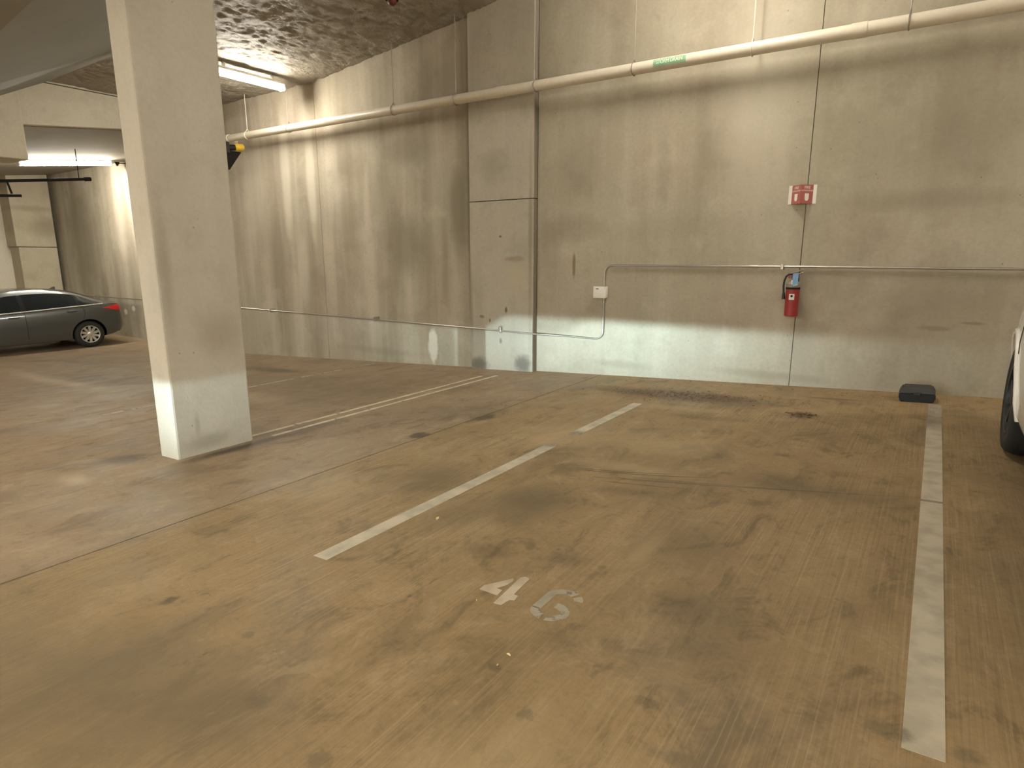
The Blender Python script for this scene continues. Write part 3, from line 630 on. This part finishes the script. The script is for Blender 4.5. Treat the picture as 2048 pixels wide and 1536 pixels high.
for s in (-1, 1):
    bm = NB(); lathe(bm, [(.022, -.004), (.022, .004)], 16, 'x'); obj('entry_hole_rim', bm, M_blacktop, bb, True, (s*.149, -.03, .04))

# ------------------------------------------------------------------ small device on the rear of the column
dv = thing('warning_device', (-5.13, 3.125, 2.30), 'small black and yellow device on the rear edge of the column', 'device')
bm = NB(); box(bm, -.035, .035, 0, .035, -.04, .05, .005); obj('mount', bm, M_black, dv)
bm = NB(); tube(bm, [(.01, .03, .005), (.03, .09, .012)], .024, 14); obj('neck', bm, M_black, dv, True)
bm = NB(); tube(bm, [(.03, .085, .012), (.034, .10, .014), (.045, .15, .018), (.047, .158, .018)], .03, 16, True, [.027, .032, .028, .016]); obj('yellow_cap', bm, M_yellow, dv, True)
bm = NB(); prism(bm, [(.0, -.02), (.14, -.02), (.12, -.045), (.02, -.175), (.0, -.175)], -.004, .03, 'x'); obj('side_plate', bm, M_dark, dv)

# dark red fitting hanging from the sprayed ceiling
df = thing('ceiling_fitting', (-6.30, 6.38, cz(-6.3)), 'dark red fitting hanging from the sprayed ceiling at the top picture edge', 'fitting')
bm = NB(); lathe(bm, [(.0, -.075), (.035, -.07), (.055, -.05), (.06, -.02), (.06, .03)], 20); obj('dome', bm, M_darkred, df, True)
bm = NB(); lathe(bm, [(.085, -.012), (.085, .03)], 20); obj('base_plate', bm, M_dark, df, True)

# ------------------------------------------------------------------ dark sprinkler pipe under the low ceiling
sp = thing('sprinkler_pipe', (-15.2, 4.5, 2.83), 'dark sprinkler pipe hung under the low ceiling above the grey car', 'pipe')
def spz(y): return 2.83+.120*(y-4.55)
bm = NB(); tube(bm, [loc_(p, sp) for p in [(-15.2, 1.5, spz(1.5)), (-15.2, 6.07, spz(6.07))]], .030, 12); obj('pipe_run', bm, M_dark, sp, True)
bm = NB(); tube(bm, [loc_(p, sp) for p in [(-15.2, 6.02, spz(6.02)), (-15.2, 6.14, spz(6.14))]], .043, 12); obj('end_cap', bm, M_dark, sp, True)
for y in (5.92, 2.8):
    bm = NB(); tube(bm, [loc_(p, sp) for p in [(-15.2, y, spz(y)), (-15.2, y, c2(-15.2, y)+.02)]], .009, 8); obj('hanger_rod', bm, M_dark, sp, True)
bm = NB(); tube(bm, [loc_(p, sp) for p in [(-15.2, 4.66, spz(4.66)), (-15.17, 4.70, spz(4.66)-.24)]], .02, 8); obj('drop', bm, M_dark, sp, True)
bm = NB(); tube(bm, [loc_(p, sp) for p in [(-15.2, 4.47, spz(4.47)-.27), (-15.17, 4.85, spz(4.85)-.29)]], .028, 10); obj('branch', bm, M_dark, sp, True)
# wiring run from the far lamp
wc = thing('cable_run', (-16.5, 7.2, 3.58), 'short dark bracket and cable beside the far tube lamp', 'cable')
bm = NB(); tube(bm, [(0, 0.05, .0), (0, .30, .02)], .010, 8); obj('cable', bm, M_dark, wc, True)
bm = NB(); prism(bm, [(.03, .03), (.13, .03), (.09, -.06), (.07, -.06)], -.02, .02, 'x'); obj('cable_bracket', bm, M_dark, wc)

# ------------------------------------------------------------------ cars
def interp(tab, x):
    if x <= tab[0][0]: return tab[0][1]
    if x >= tab[-1][0]: return tab[-1][1]
    for i in range(len(tab)-1):
        if tab[i][0] <= x <= tab[i+1][0]:
            x0, y0 = tab[i]; x1, y1 = tab[i+1]
            def sl(k):
                if k <= 0 or k >= len(tab)-1:
                    a, b = (0, 1) if k <= 0 else (len(tab)-2, len(tab)-1)
                else: a, b = k-1, k+1
                return (tab[b][1]-tab[a][1])/(tab[b][0]-tab[a][0])
            m0, m1 = sl(i), sl(i+1); h = x1-x0; t = (x-x0)/h
            return (2*t**3-3*t**2+1)*y0+(t**3-2*t**2+t)*h*m0+(-2*t**3+3*t**2)*y1+(t**3-t**2)*h*m1
SEDAN = dict(L=4.50, wheels=(.88, 3.66), wr=.315, tw=.205, track=.775, arch=.365, z=.315,
    top=[(0,.50),(.10,.66),(.4,.78),(1.0,.90),(1.35,.97),(1.75,1.20),(2.1,1.37),(2.6,1.43),(3.1,1.42),(3.5,1.345),(3.85,1.20),(4.1,1.10),(4.36,1.06),(4.44,.98),(4.50,.62)],
    wid=[(0,.50),(.12,.70),(.4,.82),(.9,.885),(2.2,.895),(3.6,.89),(4.0,.865),(4.3,.79),(4.42,.72),(4.50,.60)],
    bot=[(0,.26),(.3,.20),(.8,.19),(3.7,.20),(4.1,.24),(4.4,.33),(4.5,.42)],
    belt=[(0,.46),(.10,.60),(.4,.70),(1.0,.82),(1.35,.87),(2.5,.93),(3.6,1.00),(4.1,1.03),(4.36,1.01),(4.44,.93),(4.50,.56)],
    roof=[(0,.78),(1.0,.78),(1.35,.76),(2.0,.66),(2.6,.63),(3.2,.63),(3.7,.66),(4.1,.74),(4.5,.78)])
SUV = dict(L=4.75, wheels=(.93, 3.70), wr=.392, tw=.235, track=.80, arch=.455, z=.392,
    top=[(0,.62),(.08,.90),(.3,1.02),(.9,1.10),(1.25,1.15),(1.65,1.42),(2.0,1.66),(2.6,1.74),(3.6,1.73),(4.2,1.66),(4.5,1.42),(4.68,1.08),(4.75,.70)],
    wid=[(0,.46),(.08,.58),(.22,.70),(.42,.82),(.70,.905),(1.0,.925),(2.2,.93),(3.7,.93),(4.0,.905),(4.25,.86),(4.5,.79),(4.75,.62)],
    bot=[(0,.34),(.3,.27),(.8,.25),(3.8,.26),(4.3,.32),(4.75,.46)],
    belt=[(0,.56),(.08,.80),(.3,.90),(.9,.99),(1.25,1.03),(2.5,1.07),(3.8,1.12),(4.4,1.12),(4.68,1.0),(4.75,.66)],
    roof=[(0,.74),(.9,.76),(1.25,.78),(2.0,.72),(2.6,.70),(3.6,.70),(4.3,.72),(4.75,.76)])
def section(P, l):
    """half section from the underside centre round to the roof centre: list of (lateral, height)"""
    wd = interp(P['wid'], l); zb = interp(P['bot'], l); zs = interp(P['belt'], l); zt = max(interp(P['top'], l), zs+.012); wr = wd*interp(P['roof'], l)
    H = zs-zb
    s = [(0, zb), (.80*wd, zb), (.93*wd, zb+.03*H), (.975*wd, zb+.14*H), (.985*wd, zb+.30*H), (1.0*wd, zb+.50*H), (.998*wd, zb+.66*H), (.985*wd, zb+.80*H), (.965*wd, zb+.92*H), (.93*wd, zs)]
    gh = zt-zs
    for t in (.25, .5, .75): s.append((.93*wd+(wr-.93*wd)*(t**1.12), zs+gh*.86*t))
    s += [(wr, zs+gh*.86), (wr-.05*wd, zs+gh*.945), (wr*.72, zs+gh*.985), (0, zt)]
    return s
def surf(P, l, v):
    """point on the greenhouse side: v=0 belt, v=1 roof edge"""
    s = section(P, l); t = v*4; i = min(3, int(t)); f = t-i; a, b = s[9+i], s[10+i]
    return (a[0]+(b[0]-a[0])*f, a[1]+(b[1]-a[1])*f)
def bside(P, l, z):
    """lateral position of the body side at height z"""
    s = section(P, l)[2:14]
    for a, b in zip(s[:-1], s[1:]):
        if a[1] <= z <= b[1] and b[1] > a[1]: return a[0]+(b[0]-a[0])*(z-a[1])/(b[1]-a[1])
    return s[0][0] if z < s[0][1] else s[-1][0]
def make_car(P, paint, name, label, side_detail=1, steer=0.0, kind='sedan'):
    t = thing(name, (0, 0, 0), label, 'car')
    L = P['L']; ls = sorted(set([0, .03, .07, .12, .2, .3, .45]+[.6+i*.13 for i in range(int((L-1.1)/.13))]+[L-.45, L-.3, L-.2, L-.12, L-.07, L-.03, L]))
    bm = NB(); rings = []
    for l in ls:
        s = section(P, l); full = [(y, z) for y, z in s]+[(-y, z) for y, z in s[-2:0:-1]]
        rings.append([bm.verts.new((l, y, z)) for y, z in full])
    n = len(rings[0])
    for i in range(len(rings)-1):
        for k in range(n): bm.faces.new((rings[i][k], rings[i][(k+1) % n], rings[i+1][(k+1) % n], rings[i+1][k]))
    bm.faces.new(rings[0]); bm.faces.new(rings[-1][::-1])
    body = obj('body', bm, [paint, M_rimdark], t, True)
    # wheel arches cut out of the shell
    bm = NB()
    for wx in P['wheels']:
        for s in (-1, 1):
            b2 = NB(); lathe(b2, [(P['arch'], s*(P['track']-.20)), (P['arch'], s*1.3)], 40, 'y')
            bmesh.ops.translate(b2, vec=(wx, 0, P['z']), verts=b2.verts[:])
            tmp = bpy.data.meshes.new('tmp'); b2.to_mesh(tmp); b2.free(); bm.from_mesh(tmp); bpy.data.meshes.remove(tmp)
    for f in bm.faces: f.material_index = 1
    cut = obj('cutter', bm, [paint, M_rimdark])
    md = body.modifiers.new('arch', 'BOOLEAN'); md.object = cut; md.operation = 'DIFFERENCE'; md.solver = 'EXACT'
    dg = bpy.context.evaluated_depsgraph_get(); me = bpy.data.meshes.new_from_object(body.evaluated_get(dg)); body.modifiers.clear(); body.data = me
    bpy.data.objects.remove(cut)
    for p in me.polygons: p.use_smooth = True
    try: me.set_sharp_from_angle(angle=R(32))
    except Exception: pass
    # side glass, trim, doors
    if kind == 'sedan': g0, g1, piv = 1.42, 4.02, [(2.43, 2.49), (3.50, 3.515)]
    else: g0, g1, piv = 1.35, 4.35, [(2.40, 2.48), (3.45, 3.53)]
    for s in (-1, 1):
        edges = [g0]+[q for p in piv for q in p]+[g1]
        for a, b in zip(edges[0::2], edges[1::2]):
            bm = NB(); nu, nv = 14, 6; grid = []
            for i in range(nu+1):
                l = a+(b-a)*i/nu; row = []
                e = min(1.0, (l-g0)/.75); e2 = min(1.0, (g1-l)/.50)
                vt = .10+.78*min(math.sin(e*math.pi/2), math.sin(e2*math.pi/2)**.8)
                for j in range(nv+1):
                    v = .06+(vt-.06)*j/nv; y, z = surf(P, l, v); row.append(bm.verts.new((l, s*(y+.006), z+.002)))
                grid.append(row)
            for i in range(nu):
                for j in range(nv): bm.faces.new((grid[i][j], grid[i+1][j], grid[i+1][j+1], grid[i][j+1]))
            obj('side_window', bm, M_glass, t, True)
        bm = NB(); pts = []
        for i in range(25):
            l = g0+(g1-g0)*i/24; y, z = surf(P, l, .025); pts.append((l, s*(y+.006), z))
        tube(bm, pts, .013, 6); obj('belt_trim', bm, M_chrome, t, True)
        for a, b in piv:
            bm = NB(); gr = []
            for l in (a-.015, b+.015): gr.append([bm.verts.new((l, s*(surf(P, l, .05+.82*j/6)[0]+.012), surf(P, l, .05+.82*j/6)[1])) for j in range(7)])
            for j in range(6): bm.faces.new((gr[0][j], gr[1][j], gr[1][j+1], gr[0][j+1]))
            obj('window_pillar', bm, M_rimdark, t, True)
        for (lx) in ((1.30, 2.46, 3.55) if kind == 'sedan' else (1.40, 2.44, 3.35)):
            bm = NB(); zs_ = interp(P['belt'], lx); zb_ = interp(P['bot'], lx)+.07
            for wx in P['wheels']:
                if abs(lx+.03-wx) < P['arch']: zb_ = P['z']+math.sqrt(P['arch']**2-(lx+.03-wx)**2)+.03
            pts = [(lx+(.0 if lx < 3 else .06*math.sin(math.pi*i/10)), s*(bside(P, lx, zb_+(zs_-zb_)*i/10)+.0005), zb_+(zs_-zb_)*i/10) for i in range(11)]
            tube(bm, pts, .004, 5); obj('door_seam', bm, M_rimdark, t, True)
        for lx in ((2.26, 3.36) if kind == 'sedan' else (2.2, 3.15)):
            zz = interp(P['belt'], lx)-.10; bm = NB(); y = bside(P, lx, zz)
            tube(bm, [(lx-.10, s*(y-.004), zz), (lx-.075, s*(y+.026), zz+.002), (lx+.075, s*(y+.026), zz+.008), (lx+.10, s*(y-.004), zz+.009)], .012, 8); obj('door_handle', bm, paint, t, True)
        # door mirror
        bm = NB(); lx = g0+.12; y = bside(P, lx, interp(P['belt'], lx)-.01); zz = interp(P['belt'], lx)+.07
        bmesh.ops.create_uvsphere(bm, u_segments=14, v_segments=10, radius=1, matrix=Matrix.Translation((lx+.02, s*(y+.13), zz)) @ Matrix.Diagonal((.07, .11, .07, 1))); mi_ = obj('door_mirror', bm, paint, t, True)
        bm = NB(); tube(bm, [(lx, s*(y-.02), zz-.06), (lx, s*(y+.06), zz-.03)], .02, 8); obj('mirror_stalk', bm, M_rimdark, mi_, True)
        # tail lamp and head lamp wrapped round the corners
        def patch(nm, l0, l1, zl, zh, mat, taper, off=.006):
            bm = NB(); nu, nv = 14, 6; grid = []
            for i in range(nu+1):
                f = i/nu; l = l0+(l1-l0)*f; row = []; k = taper(f)
                zm = (zl(f)+zh(f))/2; hh_ = (zh(f)-zl(f))/2*k
                for j in range(nv+1):
                    z = zm-hh_+2*hh_*j/nv; row.append(bm.verts.new((l, s*(bside(P, l, z)+off), z)))
                grid.append(row)
            for i in range(nu):
                for j in range(nv): bm.faces.new((grid[i][j], grid[i+1][j], grid[i+1][j+1], grid[i][j+1]))
            return obj(nm, bm, mat, t, True)
        if kind == 'sedan':
            tl = patch('tail_lamp', 3.99, 4.45, lambda f: .90-.06*f, lambda f: .965+.03*f, M_tail, lambda f: min(1, .10+1.5*f))
            patch('head_lamp', .08, .62, lambda f: .50+.16*f, lambda f: .60+.15*f, M_tailclear, lambda f: 1-.7*f)
        else:
            patch('tail_lamp', 4.45, 4.68, lambda f: .85, lambda f: 1.02, M_tail, lambda f: 1)
            patch('head_lamp', .10, .40, lambda f: .74, lambda f: .86, M_tailclear, lambda f: 1-.5*f)
    for nm, (la, lb) in (('windscreen', ((1.40, 2.02) if kind == 'sedan' else (1.30, 1.95))), ('rear_window', ((3.42, 4.02) if kind == 'sedan' else (4.22, 4.55)))):
        bm = NB(); nu, nv = 10, 8; grid = []
        for i in range(nu+1):
            l = la+(lb-la)*i/nu; s = section(P, l); a, b, c_ = s[-3], s[-2], s[-1]; row = []
            pr = [(-a[0], a[1]), (-b[0], b[1]), (0, c_[1]), (b[0], b[1]), (a[0], a[1])]
            for y, z in pr: row.append(bm.verts.new((l, y, z+.007)))
            grid.append(row)
        for i in range(nu):
            for j in range(4): bm.faces.new((grid[i][j], grid[i+1][j], grid[i+1][j+1], grid[i][j+1]))
        obj(nm, bm, M_glass, t, True)
    # bumper lower valance and plate recess
    bm = NB(); zz = interp(P['bot'], L-.1); box(bm, L-.30, L-.06, -.55, .55, zz-.03, zz+.06, .015); obj('rear_valance', bm, M_rimdark, t)
    bm = NB(); box(bm, L-.02, L+.004, -.17, .17, .56, .68, .004); obj('licence_plate', bm, M_white, t)
    zc_ = (interp(P['bot'], 0)+interp(P['top'], 0))/2; hh_ = (interp(P['top'], 0)-interp(P['bot'], 0))/2
    bm = NB(); box(bm, -.012, .02, -.40, .40, zc_-hh_*.1, zc_+hh_*.62, .01); gr_ = obj('grille', bm, M_rimdark, t)
    for k in range(3):
        bm = NB(); zz = zc_+hh_*(.06+.2*k); box(bm, -.018, -.008, -.38, .38, zz-.008, zz+.008, .002); obj('grille_bar', bm, M_chrome, gr_)
    bm = NB(); box(bm, -.010, .02, -.36, .36, zc_-hh_*.80, zc_-hh_*.35, .01); obj('lower_intake', bm, M_rimdark, t)
    # antenna fin
    bm = NB(); lx = 3.3; zt = interp(P['top'], lx); prism(bm, [(lx-.07, zt-.01), (lx+.08, zt-.015), (lx+.075, zt+.055), (lx+.04, zt+.05)], -.018, .018, 'y'); obj('roof_fin', bm, paint, t)
    # wheels
    if kind == 'suv':
        for wx in P['wheels']:
            for s in (-1, 1):
                bm = NB(); pts = []
                for q in range(-8, 189, 14):
                    a = R(q); l = wx+(P['arch']+.015)*math.cos(a); z = P['z']+(P['arch']+.015)*math.sin(a); pts.append((l, s*(bside(P, l, z)-.005), z))
                tube(bm, pts, .022, 8); obj('arch_flare', bm, paint, t, True)
    rimm = M_black if kind == 'suv' else M_rim
    R_, tw = P['wr'], P['tw']; rim = R_*.665
    for wi, wx in enumerate(P['wheels']):
        for s in (-1, 1):
            bm = NB(); h = tw/2
            lathe(bm, [(rim*.97, -h*.80), (rim, -h*.92), (rim+.25*(R_-rim), -h*1.0), (R_-.035, -h*.97), (R_-.012, -h*.80), (R_, -h*.45), (R_, h*.45), (R_-.012, h*.80), (R_-.035, h*.97), (rim+.25*(R_-rim), h), (rim, h*.92), (rim*.97, h*.80)], 44, 'y', False)
            wheel = obj('wheel', bm, M_rubber, t, True, (wx, s*(P['track']-.005), P['z']), (0, 0, steer if wi == 0 else 0))
            bm = NB(); lathe(bm, [(rim*.985, s*h*.90), (rim*.93, s*h*.86), (rim*.90, s*h*.35), (rim*.5, s*h*.15), (.0, s*h*.15)], 36, 'y', False); obj('wheel_barrel', bm, M_rimdark, wheel, True)
            bm = NB(); lathe(bm, [(rim*.88, s*h*.72), (rim*.90, s*h*.92), (rim*.99, s*h*.95), (rim*1.0, s*h*.80)], 36, 'y', False); obj('rim_lip', bm, rimm, wheel, True)
            for k in range(10):
                bm = NB(); a = 2*math.pi*k/10
                pl = [(-.020, .04), (.020, .04), (.028, rim*.60), (.024, rim*.90), (-.024, rim*.90), (-.028, rim*.60)]
                b_ = [bm.verts.new((u, s*h*(.78+.06*(q/rim)), q)) for u, q in pl]; c_ = [bm.verts.new((u*1.15, s*h*.50, q)) for u, q in pl]
                bm.faces.new(b_); bm.faces.new(c_[::-1])
                for i in range(6): bm.faces.new((b_[i], b_[(i+1) % 6], c_[(i+1) % 6], c_[i]))
                obj('spoke', bm, rimm, wheel, False, None, (0, a, 0))
            bm = NB(); lathe(bm, [(.058, s*h*.5), (.058, s*h*.80), (.045, s*h*.88), (.0, s*h*.90)], 20, 'y'); obj('hub_cap', bm, rimm, wheel, True)
    return t
car = make_car(SEDAN, M_greypaint, 'sedan_car', 'dark grey sedan parked at far left with its tail to the wall')
# the sedan's nose points to the aisle (-Y): its left flank faces +X
car.location = (-16.2-.89, 6.95-4.50, fz(-16)); car.scale = (1, 1, .965); car.rotation_euler = (0, 0, R(90))
suv = make_car(SUV, M_whitepaint, 'suv_car', 'white car at the right picture edge with little more than a wheel showing', 1, 0, 'suv')
suv.location = (.495+.93, 5.42-3.70, fz(.6)); suv.rotation_euler = (0, 0, R(90))

# ------------------------------------------------------------------ leaf litter and crumbs on the floor
def leaf_verts(bm, x, y, s, a, curl):
    ca, sa = math.cos(a), math.sin(a); z0 = fz(x)+.002
    P_ = [(-s, 0, 0), (-.3*s, .42*s, curl), (.5*s, .30*s, curl*.8), (s, 0, curl*.3), (.5*s, -.30*s, curl*.9), (-.3*s, -.42*s, curl*.7)]
    vs_ = [bm.verts.new((x+u*ca-v*sa, y+u*sa+v*ca, z0+h)) for u, v, h in P_]; m_ = bm.verts.new((x, y, z0+curl*.1))
    for i in range(6): bm.faces.new((vs_[i], vs_[(i+1) % 6], m_))
bm = NB()
for i in range(480):
    if random.random() < .62: x, y = random.gauss(-2.35, .42), random.gauss(6.52, .16)
    elif random.random() < .6: x, y = random.gauss(-1.75, .35), random.gauss(6.5, .14)
    elif random.random() < .5: x, y = random.uniform(-3.2, -.3), random.uniform(7.1, 7.45)
    else: continue
    if y > 7.44: continue
    leaf_verts(bm, x, y, random.uniform(.006, .018), random.uniform(0, 6.3), random.uniform(.001, .006))
tag(obj('leaf_litter', bm, M_leaf), 'scattered brown leaf litter on the floor near the bright wall foot', 'leaves', None, 'stuff')
bm = NB()
for i in range(40): leaf_verts(bm, random.gauss(-.88, .07), random.gauss(6.06, .06), random.uniform(.01, .022), random.uniform(0, 6.3), random.uniform(.002, .01))
tag(obj('leaf_litter', bm, M_leaf), 'small clump of brown leaf litter in front of the extinguisher', 'leaves', None, 'stuff')
for (x, y, s, lb) in [(-1.155, 1.655, .013, 'pale yellow leaf scrap on the floor below the numeral 4'), (-1.155, 1.585, .008, 'tiny pale crumb beside the yellow leaf scrap'), (-1.50, 1.905, .008, 'small yellowish leaf scrap left of the numeral 4'), (-.50, 1.36, .020, 'pale curled leaf near the bottom of the browner slab'), (-2.27, 2.52, .022, 'pale leaf lying left of the white bay line')]:
    bm = NB(); leaf_verts(bm, 0, 0, s, 0, s*.3); bmesh.ops.translate(bm, vec=(0, 0, fz(x)), verts=bm.verts[:])
    tag(obj('leaf', bm, M_leafy, None, False, (x, y, 0), (0, 0, random.uniform(0, 6))), lb, 'leaf', 'loose leaves on the floor')
